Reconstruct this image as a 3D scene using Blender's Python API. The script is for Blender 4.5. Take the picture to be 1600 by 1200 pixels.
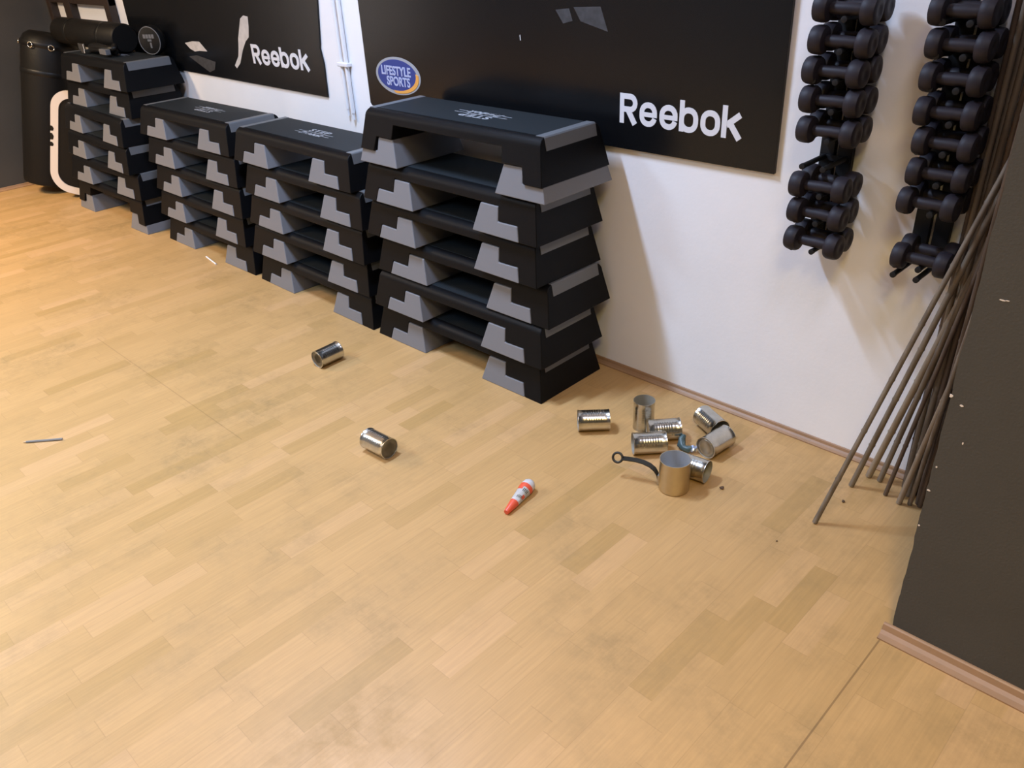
import bpy, bmesh, math, random
from mathutils import Vector, Matrix, Quaternion

random.seed(7)
SC = bpy.context.scene
COL = SC.collection
for o in list(bpy.data.objects):
    bpy.data.objects.remove(o)

# ------------------------------------------------------------------ camera
cam_d = bpy.data.cameras.new('camera')
cam_d.sensor_fit = 'HORIZONTAL'
cam_d.sensor_width = 36.0
cam_d.lens = 1284.17 / 1600 * 36.0
cam_d.clip_start = 0.02
cam = bpy.data.objects.new('camera', cam_d)
COL.objects.link(cam)
_r = Vector((0.7164558, 0.69609636, -0.04627035))
_u = Vector((-0.31659601, 0.38352417, 0.86756912))
_f = Vector((-0.62165751, 0.60692592, -0.49515944))
cam.matrix_world = Matrix(((_r.x, _u.x, -_f.x, 1.37178),
                           (_r.y, _u.y, -_f.y, -2.33028),
                           (_r.z, _u.z, -_f.z, 1.58),
                           (0, 0, 0, 1)))
SC.camera = cam

# ------------------------------------------------------------------ world, lamps, exposure
w = bpy.data.worlds.new('world')
SC.world = w
w.use_nodes = True
w.node_tree.nodes['Background'].inputs['Color'].default_value = (1.0, 0.86, 0.72, 1)
w.node_tree.nodes['Background'].inputs['Strength'].default_value = 0.015
vs = SC.view_settings
vs.view_transform = 'Standard'
vs.look = 'None'
vs.gamma = 1.0
vs.use_curve_mapping = False
vs.exposure = 0.0


def area(name, loc, size, power, col, spread=180.0):
    l = bpy.data.lights.new(name, 'AREA')
    l.shape = 'RECTANGLE'
    l.size, l.size_y = size
    l.energy = power
    l.color = col
    l.spread = math.radians(spread)
    o = bpy.data.objects.new(name, l)
    o.location = loc
    COL.objects.link(o)
    return o


CEIL = 2.95
LAMPS = [
    ('lamp_cool_tube', (-1.12, -1.22, CEIL - 0.06), (0.10, 0.6), (52, 67, 96), 180),
    ('lamp_middle_left', (-2.6, -3.5, CEIL - 0.06), (0.5, 1.1), (57, 78, 106), 150),
    ('lamp_middle', (0.2, -3.0, CEIL - 0.06), (0.5, 1.1), (6, 9, 18), 110),
    ('lamp_far', (-4.7, -2.8, CEIL - 0.06), (0.4, 0.8), (150, 112, 72), 140),
    ('lamp_right', (1.7, -2.6, CEIL - 0.06), (0.4, 0.8), (43, 32, 12), 130),
    ('lamp_niche', (1.2, -1.4, CEIL - 0.06), (0.3, 0.8), (12.5, 13, 17.5), 180),
]
for nm, loc, size, rgb, spread in LAMPS:
    p = max(rgb)
    area(nm, loc, size, p, tuple(c / p for c in rgb), spread)

# ------------------------------------------------------------------ materials


def new_mat(name):
    m = bpy.data.materials.new(name)
    m.use_nodes = True
    nt = m.node_tree
    return m, nt, nt.nodes['Principled BSDF']


def N(nt, t, **kw):
    n = nt.nodes.new(t)
    for k, v in kw.items():
        setattr(n, k, v)
    return n


def mat(name, col, rough=0.5, metal=0.0, var=0.0, scale=20.0, bump=0.0, bscale=200.0, spec=0.5, coat=0.0):
    m, nt, b = new_mat(name)
    b.inputs['Base Color'].default_value = (*col, 1)
    b.inputs['Roughness'].default_value = rough
    b.inputs['Metallic'].default_value = metal
    b.inputs['Specular IOR Level'].default_value = spec
    b.inputs['Coat Weight'].default_value = coat
    tc = N(nt, 'ShaderNodeTexCoord')
    if var > 0:
        n = N(nt, 'ShaderNodeTexNoise')
        n.inputs['Scale'].default_value = scale
        n.inputs['Detail'].default_value = 4
        nt.links.new(tc.outputs['Object'], n.inputs['Vector'])
        r = N(nt, 'ShaderNodeValToRGB')
        r.color_ramp.elements[0].position = 0.3
        r.color_ramp.elements[1].position = 0.7
        r.color_ramp.elements[0].color = (*[c * (1 - var) for c in col], 1)
        r.color_ramp.elements[1].color = (*[min(1, c * (1 + var)) for c in col], 1)
        nt.links.new(n.outputs['Fac'], r.inputs['Fac'])
        nt.links.new(r.outputs['Color'], b.inputs['Base Color'])
    if bump > 0:
        n2 = N(nt, 'ShaderNodeTexNoise')
        n2.inputs['Scale'].default_value = bscale
        n2.inputs['Detail'].default_value = 3
        nt.links.new(tc.outputs['Object'], n2.inputs['Vector'])
        bp = N(nt, 'ShaderNodeBump')
        bp.inputs['Strength'].default_value = bump
        bp.inputs['Distance'].default_value = 0.002
        nt.links.new(n2.outputs['Fac'], bp.inputs['Height'])
        nt.links.new(bp.outputs['Normal'], b.inputs['Normal'])
    return m


def floor_material():
    m, nt, b = new_mat('laminate_floor')
    L = nt.links.new
    geo = N(nt, 'ShaderNodeNewGeometry')
    sep = N(nt, 'ShaderNodeSeparateXYZ')
    L(geo.outputs['Position'], sep.inputs[0])

    def mth(op, a, bb=None, c=None):
        n = N(nt, 'ShaderNodeMath', operation=op)
        for i, v in enumerate((a, bb, c)):
            if v is None:
                continue
            if isinstance(v, (int, float)):
                n.inputs[i].default_value = v
            else:
                L(v, n.inputs[i])
        return n.outputs[0]
    X, Y = sep.outputs['X'], sep.outputs['Y']
    W = 0.066
    row = mth('FLOOR', mth('DIVIDE', X, W))
    wn = N(nt, 'ShaderNodeTexWhiteNoise', noise_dimensions='1D')
    L(row, wn.inputs['W'])
    off = mth('MULTIPLY', wn.outputs['Value'], 3.7)
    # each strip row has its own stave length
    wn2 = N(nt, 'ShaderNodeTexWhiteNoise', noise_dimensions='1D')
    L(mth('ADD', row, 51.3), wn2.inputs['W'])
    leng = mth('MULTIPLY_ADD', wn2.outputs['Value'], 0.14, 0.22)
    cellf = mth('DIVIDE', mth('ADD', Y, off), leng)
    cell = mth('FLOOR', cellf)
    comb = N(nt, 'ShaderNodeCombineXYZ')
    L(row, comb.inputs[0])
    L(cell, comb.inputs[1])
    wn3 = N(nt, 'ShaderNodeTexWhiteNoise', noise_dimensions='2D')
    L(comb.outputs[0], wn3.inputs['Vector'])
    ramp = N(nt, 'ShaderNodeValToRGB')
    cr = ramp.color_ramp
    cr.elements[0].position = 0.0
    cr.elements[0].color = (0.4300, 0.2606, 0.0948, 1)
    cr.elements[1].position = 1.0
    cr.elements[1].color = (0.5500, 0.3333, 0.1503, 1)
    e = cr.elements.new(0.12)
    e.color = (0.4750, 0.2878, 0.1139, 1)
    e = cr.elements.new(0.85)
    e.color = (0.5175, 0.3136, 0.1279, 1)
    L(wn3.outputs['Value'], ramp.inputs['Fac'])
    # grain running along the staves
    gv = N(nt, 'ShaderNodeCombineXYZ')
    L(mth('MULTIPLY', X, 160.0), gv.inputs[0])
    L(mth('MULTIPLY', Y, 7.0), gv.inputs[1])
    L(mth('MULTIPLY', wn3.outputs['Value'], 40.0), gv.inputs[2])
    gn = N(nt, 'ShaderNodeTexNoise')
    gn.inputs['Scale'].default_value = 1.0
    gn.inputs['Detail'].default_value = 4
    L(gv.outputs[0], gn.inputs['Vector'])
    grain = mth('MULTIPLY_ADD', gn.outputs['Fac'], 0.32, 0.84)
    # dirt stains
    sn = N(nt, 'ShaderNodeTexNoise')
    sn.inputs['Scale'].default_value = 2.2
    sn.inputs['Detail'].default_value = 8
    sn.inputs['Roughness'].default_value = 0.65
    L(geo.outputs['Position'], sn.inputs['Vector'])
    sr = N(nt, 'ShaderNodeValToRGB')
    sr.color_ramp.elements[0].position = 0.47
    sr.color_ramp.elements[1].position = 0.68
    sr.color_ramp.elements[0].color = (0, 0, 0, 1)
    sr.color_ramp.elements[1].color = (1, 1, 1, 1)
    L(sn.outputs['Fac'], sr.inputs['Fac'])
    sn2 = N(nt, 'ShaderNodeTexNoise')
    sn2.inputs['Scale'].default_value = 13.0
    sn2.inputs['Detail'].default_value = 10
    sn2.inputs['Roughness'].default_value = 0.75
    L(geo.outputs['Position'], sn2.inputs['Vector'])
    sr2 = N(nt, 'ShaderNodeValToRGB')
    sr2.color_ramp.elements[0].position = 0.40
    sr2.color_ramp.elements[1].position = 0.62
    sr2.color_ramp.elements[0].color = (0.15, 0.15, 0.15, 1)
    sr2.color_ramp.elements[1].color = (1, 1, 1, 1)
    L(sn2.outputs['Fac'], sr2.inputs['Fac'])
    stain = mth('MULTIPLY', mth('MULTIPLY', sr.outputs['Color'], sr2.outputs['Color']), 0.75)
    # joints between staves: very fine dark lines
    fx = mth('ABSOLUTE', mth('SUBTRACT', mth('FRACT', mth('DIVIDE', X, W * 3)), 0.5))
    jx = mth('GREATER_THAN', fx, 0.4955)
    fy = mth('ABSOLUTE', mth('SUBTRACT', mth('FRACT', cellf), 0.5))
    jy = mth('GREATER_THAN', fy, 0.4965)
    joint = mth('MULTIPLY', mth('MAXIMUM', jx, jy), 0.16)
    # two opened seams seen in the room
    s1 = mth('MULTIPLY', mth('LESS_THAN', mth('ABSOLUTE', mth('SUBTRACT', X, 0.9645)), 0.0022), mth('LESS_THAN', Y, -0.72))
    s2 = mth('MULTIPLY', mth('LESS_THAN', mth('ABSOLUTE', mth('SUBTRACT', Y, -1.297)), 0.002),
             mth('LESS_THAN', mth('ABSOLUTE', mth('SUBTRACT', X, -1.72)), 0.64))
    seam = mth('MULTIPLY', mth('MAXIMUM', s1, mth('MULTIPLY', s2, 0.5)), 0.5)

    mx = N(nt, 'ShaderNodeMix', data_type='RGBA', blend_type='MULTIPLY')
    mx.inputs['Factor'].default_value = 1.0
    L(ramp.outputs['Color'], mx.inputs['A'])
    gc = N(nt, 'ShaderNodeCombineColor')
    for i in range(3):
        L(grain, gc.inputs[i])
    L(gc.outputs[0], mx.inputs['B'])
    mx2 = N(nt, 'ShaderNodeMix', data_type='RGBA')
    L(stain, mx2.inputs['Factor'])
    L(mx.outputs['Result'], mx2.inputs['A'])
    mx2.inputs['B'].default_value = (0.30, 0.19, 0.075, 1)
    mx3 = N(nt, 'ShaderNodeMix', data_type='RGBA')
    L(mth('MAXIMUM', joint, seam), mx3.inputs['Factor'])
    L(mx2.outputs['Result'], mx3.inputs['A'])
    mx3.inputs['B'].default_value = (0.10, 0.05, 0.02, 1)
    L(mx3.outputs['Result'], b.inputs['Base Color'])
    L(mth('MULTIPLY_ADD', stain, 0.3, 0.40), b.inputs['Roughness'])
    b.inputs['Specular IOR Level'].default_value = 0.4
    bp = N(nt, 'ShaderNodeBump')
    bp.inputs['Strength'].default_value = 0.12
    bp.inputs['Distance'].default_value = 0.001
    L(gn.outputs['Fac'], bp.inputs['Height'])
    L(bp.outputs['Normal'], b.inputs['Normal'])
    return m


def ribbed(name, col, rough, pitch=0.006):
    m, nt, b = new_mat(name)
    b.inputs['Base Color'].default_value = (*col, 1)
    b.inputs['Roughness'].default_value = rough
    b.inputs['Specular IOR Level'].default_value = 0.2
    tc = N(nt, 'ShaderNodeTexCoord')
    wv = N(nt, 'ShaderNodeTexWave', wave_type='BANDS', bands_direction='Y')
    wv.inputs['Scale'].default_value = 1.0 / pitch / 3.18
    wv.inputs['Distortion'].default_value = 0.4
    nt.links.new(tc.outputs['Object'], wv.inputs['Vector'])
    bp = N(nt, 'ShaderNodeBump')
    bp.inputs['Strength'].default_value = 0.55
    bp.inputs['Distance'].default_value = 0.0015
    nt.links.new(wv.outputs['Fac'], bp.inputs['Height'])
    nt.links.new(bp.outputs['Normal'], b.inputs['Normal'])
    return m


def bamboo_mat(name, c1, c2):
    m, nt, b = new_mat(name)
    tc = N(nt, 'ShaderNodeTexCoord')
    mp = N(nt, 'ShaderNodeMapping')
    mp.inputs['Scale'].default_value = (60, 60, 6)
    nt.links.new(tc.outputs['Object'], mp.inputs['Vector'])
    n = N(nt, 'ShaderNodeTexNoise')
    n.inputs['Scale'].default_value = 1.0
    n.inputs['Detail'].default_value = 5
    nt.links.new(mp.outputs[0], n.inputs['Vector'])
    r = N(nt, 'ShaderNodeValToRGB')
    r.color_ramp.elements[0].position = 0.35
    r.color_ramp.elements[1].position = 0.65
    r.color_ramp.elements[0].color = (*c1, 1)
    r.color_ramp.elements[1].color = (*c2, 1)
    nt.links.new(n.outputs['Fac'], r.inputs['Fac'])
    nt.links.new(r.outputs['Color'], b.inputs['Base Color'])
    b.inputs['Roughness'].default_value = 0.6
    return m


M = {}
M['floor'] = floor_material()
M['wall'] = mat('white_wall_paint', (0.86, 0.855, 0.865), 0.75, var=0.03, scale=3, bump=0.25, bscale=90)
M['grey_wall'] = mat('dark_grey_wall_paint', (0.058, 0.056, 0.051), 0.65, var=0.06, scale=5, bump=0.3, bscale=160)
M['ceiling'] = mat('ceiling_paint', (0.75, 0.72, 0.68), 0.9)
M['skirt'] = mat('beech_skirting', (0.33, 0.195, 0.105), 0.45, var=0.08, scale=12)
M['board'] = mat('black_board', (0.0048, 0.0052, 0.0062), 0.25, var=0.15, scale=3, spec=0.34)
M['white_print'] = mat('white_lettering', (0.72, 0.72, 0.75), 0.55)
M['torn'] = mat('torn_paper_back', (0.55, 0.52, 0.49), 0.8, var=0.12, scale=30)
M['scuff'] = mat('scuffed_board', (0.040, 0.040, 0.043), 0.6, var=0.35, scale=40)
M['badge_ring'] = mat('badge_grey', (0.34, 0.35, 0.37), 0.5)
M['badge_blue'] = mat('badge_blue', (0.020, 0.045, 0.22), 0.45)
M['badge_orange'] = mat('badge_orange', (0.78, 0.36, 0.07), 0.5)
M['badge_text'] = mat('badge_pale_blue', (0.42, 0.46, 0.66), 0.5)
M['plastic'] = mat('black_plastic', (0.0042, 0.0044, 0.0052), 0.45, bump=0.3, bscale=420, spec=0.13)
M['tread'] = ribbed('ribbed_black_rubber', (0.016, 0.020, 0.023), 0.55)
M['foot'] = mat('grey_plastic', (0.175, 0.175, 0.185), 0.5, bump=0.15, bscale=400)
M['trim'] = mat('dark_grey_plastic', (0.135, 0.14, 0.148), 0.42, bump=0.15, bscale=400)
M['step_print'] = mat('pale_grey_print', (0.30, 0.31, 0.33), 0.6)
M['pipe'] = mat('white_enamel', (0.80, 0.80, 0.82), 0.4)
M['rack'] = mat('black_steel', (0.010, 0.010, 0.011), 0.6, spec=0.25)
M['vinyl'] = mat('dark_plum_vinyl', (0.017, 0.0135, 0.0185), 0.55, var=0.15, scale=25, spec=0.3)
M['tin'] = mat('tinplate', (0.58, 0.565, 0.51), 0.23, metal=1.0, var=0.10, scale=45, bump=0.05, bscale=45)
M['tin_dull'] = mat('dull_tinplate', (0.50, 0.475, 0.42), 0.36, metal=1.0, var=0.12, scale=40)
M['brass'] = mat('brassy_can', (0.60, 0.51, 0.34), 0.34, metal=1.0, var=0.06, scale=20)
M['brass_in'] = mat('grey_inner_reflection', (0.55, 0.57, 0.60), 0.35, metal=0.6)  # pot inside: blue-grey reflection put into the base colour
M['iron'] = mat('dark_iron', (0.050, 0.048, 0.040), 0.45, metal=0.7)
M['red'] = mat('orange_red_plastic', (0.72, 0.10, 0.045), 0.38)
M['clear'] = mat('milky_plastic', (0.60, 0.58, 0.58), 0.3)
M['label'] = mat('white_label', (0.82, 0.80, 0.78), 0.45)
M['ink'] = mat('dark_green_ink', (0.08, 0.10, 0.08), 0.5)
M['teal'] = mat('teal_grey_plastic', (0.070, 0.115, 0.120), 0.4, var=0.2, scale=60)
M['foil'] = mat('blue_foil', (0.45, 0.55, 0.75), 0.25, metal=0.6)
M['pencil'] = mat('grey_lacquer', (0.25, 0.24, 0.22), 0.35)
M['pale_wood'] = mat('pale_wood', (0.62, 0.45, 0.27), 0.5)
M['white'] = mat('white_plastic', (0.85, 0.83, 0.80), 0.4)
M['leather'] = mat('black_leather', (0.006, 0.0058, 0.0058), 0.42, bump=0.3, bscale=120, spec=0.3)
M['leather_dull'] = mat('worn_black_leather', (0.0075, 0.0068, 0.0060), 0.5, bump=0.3, bscale=90, spec=0.2)
M['leather_white'] = mat('white_leather', (0.70, 0.62, 0.55), 0.5)
M['chrome'] = mat('chrome', (0.85, 0.83, 0.80), 0.15, metal=1.0)
M['tin_in'] = mat('tin_inner_bounce', (0.36, 0.34, 0.29), 0.5, metal=0.3)  # can inside: dull, less metallic tone stands in for light bounced within
M['dark_room'] = mat('dim_far_wall', (0.20, 0.19, 0.18), 0.8)
M['window_glow'] = mat('unseen_window_glow', (0.5, 0.5, 0.5), 0.4)  # glow of the added window, for a cool reflection on the boards
_b = M['window_glow'].node_tree.nodes['Principled BSDF']
_b.inputs['Emission Color'].default_value = (0.72, 0.82, 1.0, 1)
_b.inputs['Emission Strength'].default_value = 0.75
M['brown_wood'] = mat('dark_brown_wood', (0.030, 0.018, 0.013), 0.5, var=0.2, scale=18)
M['crumb'] = mat('brown_crumb', (0.09, 0.05, 0.025), 0.8)
M['chip'] = mat('bare_plaster', (0.75, 0.66, 0.58), 0.8)
BAMBOO = [bamboo_mat('bamboo_grey', (0.120, 0.090, 0.062), (0.205, 0.165, 0.120)),
          bamboo_mat('bamboo_brown', (0.065, 0.042, 0.028), (0.115, 0.078, 0.052)),
          bamboo_mat('bamboo_tan', (0.20, 0.150, 0.098), (0.30, 0.235, 0.165))]

# ------------------------------------------------------------------ helpers


def link_mesh(name, bm, m, parent=None, smooth=None, bevel=0.0, kind=None):
    bmesh.ops.recalc_face_normals(bm, faces=bm.faces)
    me = bpy.data.meshes.new(name)
    bm.to_mesh(me)
    bm.free()
    mats = m if isinstance(m, (list, tuple)) else [m]
    for q in mats:
        me.materials.append(q)
    if smooth is not None:
        me.polygons.foreach_set('use_smooth', [True] * len(me.polygons))
        me.set_sharp_from_angle(angle=math.radians(smooth))
    o = bpy.data.objects.new(name, me)
    COL.objects.link(o)
    if parent is not None:
        o.parent = parent
    if kind:
        o['kind'] = kind
    if bevel > 0:
        md = o.modifiers.new('bevel', 'BEVEL')
        md.width = bevel
        md.segments = 2
        md.limit_method = 'ANGLE'
        md.angle_limit = math.radians(40)
    return o


def thing(name, label, cat, loc=(0, 0, 0), rot=(0, 0, 0), group=None):
    o = bpy.data.objects.new(name, None)
    o.empty_display_size = 0.05
    COL.objects.link(o)
    o.location = loc
    o.rotation_euler = rot
    o['label'] = label
    o['category'] = cat
    if group:
        o['group'] = group
    return o


def tag(o, label, cat, group=None):
    o['label'] = label
    o['category'] = cat
    if group:
        o['group'] = group
    return o


def dup(root, label=None, group=None):
    r = root.copy()
    COL.objects.link(r)
    if label:
        r['label'] = label
    if group:
        r['group'] = group
    for ch in root.children:
        c = ch.copy()
        COL.objects.link(c)
        c.parent = r
        for g in ch.children:
            d = g.copy()
            COL.objects.link(d)
            d.parent = c
    return r


def box(bm, x0, x1, y0, y1, z0, z1):
    vs_ = [bm.verts.new(p) for p in ((x0, y0, z0), (x1, y0, z0), (x1, y1, z0), (x0, y1, z0),
                                     (x0, y0, z1), (x1, y0, z1), (x1, y1, z1), (x0, y1, z1))]
    for f in ((0, 3, 2, 1), (4, 5, 6, 7), (0, 1, 5, 4), (1, 2, 6, 5), (2, 3, 7, 6), (3, 0, 4, 7)):
        bm.faces.new([vs_[i] for i in f])
    return vs_


def boxbm(*a):
    bm = bmesh.new()
    box(bm, *a)
    return bm


def frame_of(d):
    d = Vector(d).normalized()
    a = Vector((0, 0, 1)) if abs(d.z) < 0.9 else Vector((1, 0, 0))
    u = d.cross(a).normalized()
    return d, u, d.cross(u).normalized()


def lathe(bm, prof, segs=32, axis=(0, 0, 1), origin=(0, 0, 0), close=True):
    """prof: (radius, height) pairs along the axis; radius 0 makes a pole."""
    d, u, v = frame_of(axis)
    o = Vector(origin)
    rings = []
    for r, h in prof:
        if r < 1e-6:
            rings.append([bm.verts.new(o + d * h)])
        else:
            rings.append([bm.verts.new(o + d * h + (u * math.cos(t) + v * math.sin(t)) * r)
                          for t in [2 * math.pi * i / segs for i in range(segs)]])
    for a, b in zip(rings, rings[1:]):
        for i in range(segs):
            j = (i + 1) % segs
            if len(a) == 1 and len(b) == 1:
                continue
            if len(a) == 1:
                bm.faces.new((a[0], b[i], b[j]))
            elif len(b) == 1:
                bm.faces.new((a[i], b[0], a[j]))
            else:
                bm.faces.new((a[i], b[i], b[j], a[j]))
    if close:
        for ring in (rings[0], rings[-1]):
            if len(ring) > 2:
                bm.faces.new(ring)


def tube(bm, pts, rad, segs=10, cap=True):
    pts = [Vector(p) for p in pts]
    n = len(pts)
    rads = rad if isinstance(rad, (list, tuple)) else [rad] * n
    rings = []
    _, u, v = frame_of(pts[1] - pts[0])
    for i, p in enumerate(pts):
        t = (pts[min(i + 1, n - 1)] - pts[max(i - 1, 0)]).normalized()
        u = (u - t * u.dot(t)).normalized()
        v = t.cross(u)
        rings.append([bm.verts.new(p + (u * math.cos(a) + v * math.sin(a)) * rads[i])
                      for a in [2 * math.pi * k / segs for k in range(segs)]])
    for a, b in zip(rings, rings[1:]):
        for i in range(segs):
            j = (i + 1) % segs
            bm.faces.new((a[i], a[j], b[j], b[i]))
    if cap:
        bm.faces.new(rings[0][::-1])
        bm.faces.new(rings[-1])


def plate(bm, pts, y0, y1):
    """Polygon of (x, z) points given thickness from y0 (front) to y1 (back)."""
    a = [bm.verts.new((x, y0, z)) for x, z in pts]
    b = [bm.verts.new((x, y1, z)) for x, z in pts]
    bm.faces.new(a)
    bm.faces.new(b[::-1])
    n = len(pts)
    for i in range(n):
        j = (i + 1) % n
        bm.faces.new((a[i], b[i], b[j], a[j]))


STROKE = [0]


def ribbon(bm, pts, w, fx, y0, y1, closed=False):
    """Flat stroke of width w along (u, v) points; fx maps (u, v) to (x, z)."""
    STROKE[0] = (STROKE[0] + 1) % 4
    y0 -= 0.0002 * STROKE[0]
    pts = [Vector(p) for p in pts]
    n = len(pts)
    L_, R_ = [], []
    for i, p in enumerate(pts):
        if closed:
            a, b = pts[(i - 1) % n], pts[(i + 1) % n]
        else:
            a, b = pts[max(i - 1, 0)], pts[min(i + 1, n - 1)]
        d1 = (p - a).normalized() if (p - a).length > 1e-9 else (b - p).normalized()
        d2 = (b - p).normalized() if (b - p).length > 1e-9 else d1
        n1, n2 = Vector((-d1.y, d1.x)), Vector((-d2.y, d2.x))
        m_ = (n1 + n2).normalized()
        k = 1.0 / max(0.35, m_.dot(n1))
        L_.append(p + m_ * w / 2 * k)
        R_.append(p - m_ * w / 2 * k)
    rng = range(n if closed else n - 1)
    for i in rng:
        j = (i + 1) % n
        plate(bm, [fx(*L_[i]), fx(*R_[i]), fx(*R_[j]), fx(*L_[j])], y0, y1)


def text_mesh(name, s, size, m, parent, loc, rot, sx=1.0, shear=0.0, depth=0.0006, spacing=1.0, bold=0.0):
    c = bpy.data.curves.new(name, 'FONT')
    c.body = s
    c.size = size
    c.align_x = 'CENTER'
    c.align_y = 'CENTER'
    c.extrude = depth
    c.offset = bold
    c.shear = shear
    c.space_character = spacing
    t = bpy.data.objects.new(name, c)
    COL.objects.link(t)
    dg = bpy.context.evaluated_depsgraph_get()
    me = bpy.data.meshes.new_from_object(t.evaluated_get(dg))
    bpy.data.objects.remove(t)
    me.materials.clear()
    me.materials.append(m)
    o = bpy.data.objects.new(name, me)
    COL.objects.link(o)
    o.parent = parent
    o.location = loc
    o.rotation_euler = rot
    o.scale = (sx, 1, 1)
    return o


# ------------------------------------------------------------------ the room
YW = -0.03            # face of the back wall
XL = -5.48            # face of the left wall
XP, YP = 0.975, -0.688  # corner of the projecting wall on the right
struct = lambda n, bm, m, parent=None: link_mesh(n, bm, m, parent, kind='structure')
struct('floor', boxbm(XL - 0.1, 3.1, -5.3, 0.1, -0.05, 0.0), M['floor'])
struct('ceiling', boxbm(XL - 0.1, 3.1, -5.3, 0.1, CEIL, CEIL + 0.05), M['ceiling'])
struct('wall_back', boxbm(XL - 0.1, XP, YW, 0.1, 0.0, CEIL), M['wall'])
struct('wall_left', boxbm(XL - 0.1, XL, -5.3, YW, 0.0, CEIL), M['grey_wall'])
wn1 = struct('unseen_window_1', boxbm(XL + 0.001, XL + 0.012, -3.15, -2.15, 0.45, 1.75), M['window_glow'])  # window out of view, added for the cool reflection on the boards
struct('unseen_window_frame', boxbm(XL + 0.001, XL + 0.05, -3.22, -3.15, 0.38, 1.82), M['white'], wn1)
struct('unseen_window_frame', boxbm(XL + 0.001, XL + 0.05, -2.15, -2.08, 0.38, 1.82), M['white'], wn1)
struct('unseen_window_frame', boxbm(XL + 0.001, XL + 0.05, -3.15, -2.15, 1.75, 1.82), M['white'], wn1)
struct('unseen_window_frame', boxbm(XL + 0.001, XL + 0.05, -3.15, -2.15, 0.38, 0.45), M['white'], wn1)
struct('wall_front', boxbm(XL, 3.1, -5.3, -5.2, 0.0, CEIL), M['dark_room'])
struct('wall_side', boxbm(3.0, 3.1, -5.2, YP, 0.0, CEIL), M['grey_wall'])

# projecting wall with a slightly worn corner edge
bm = bmesh.new()
edge = []
z = 0.0
while z < CEIL:
    edge.append((XP + random.uniform(-0.0012, 0.0022), z))
    z += random.uniform(0.012, 0.05)
edge.append((XP, CEIL))
front = [bm.verts.new((x, YP, zz)) for x, zz in edge] + [bm.verts.new((3.1, YP, CEIL)), bm.verts.new((3.1, YP, 0.0))]
back = [bm.verts.new((XP, 0.1, zz)) for x, zz in edge] + [bm.verts.new((3.1, 0.1, CEIL)), bm.verts.new((3.1, 0.1, 0.0))]
bm.faces.new(front)
bm.faces.new(back[::-1])
for i in range(len(front)):
    j = (i + 1) % len(front)
    bm.faces.new((front[i], back[i], back[j], front[j]))
wall_right = struct('wall_right', bm, M['grey_wall'])
# chipped plaster spots in the grey paint
bm = bmesh.new()
for x, zz, a, b in ((1.0, 0.667, 0.0035, 0.002), (0.977, 0.682, 0.004, 0.004), (1.02, 0.583, 0.0015, 0.003),
                    (0.983, 0.506, 0.002, 0.002), (0.979, 0.442, 0.004, 0.002), (0.978, 0.343, 0.002, 0.002),
                    (1.022, 0.908, 0.007, 0.0012), (1.03, 0.909, 0.004, 0.001)):
    plate(bm, [(x + a * math.cos(t) * random.uniform(0.7, 1.2), zz + b * math.sin(t) * random.uniform(0.7, 1.2))
               for t in [k * math.pi / 4 for k in range(8)]], YP - 0.0008, YP + 0.001)
link_mesh('paint_chip', bm, M['chip'], wall_right, kind='structure')


def skirting(name, a, b, inward, h=0.024, d=0.020):
    """Small cove strip along the floor line from a to b."""
    a, b, n = Vector((*a, 0)), Vector((*b, 0)), Vector((*inward, 0))
    prof = [(0, 0.0), (d, 0.0), (d, 0.004), (d * 0.62, 0.0075), (d * 0.34, 0.013), (d * 0.22, h * 0.9), (d * 0.12, h), (0, h)]
    bm = bmesh.new()
    A = [bm.verts.new(a + n * p + Vector((0, 0, q))) for p, q in prof]
    B = [bm.verts.new(b + n * p + Vector((0, 0, q))) for p, q in prof]
    bm.faces.new(A)
    bm.faces.new(B[::-1])
    for i in range(len(prof)):
        j = (i + 1) % len(prof)
        bm.faces.new((A[i], B[i], B[j], A[j]))
    return struct(name, bm, M['skirt'])


skirting('baseboard_back', (XL, YW), (XP, YW), (0, -1))
skirting('baseboard_niche', (XP, YW - 0.02), (XP, YP + 0.12), (-1, 0), 0.022, 0.018)
skirting('baseboard_right', (XP - 0.018, YP), (3.0, YP), (0, -1), 0.030, 0.036)
skirting('baseboard_left', (XL, -5.2), (XL, YW - 0.02), (1, 0))

# ------------------------------------------------------------------ step platforms


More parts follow.
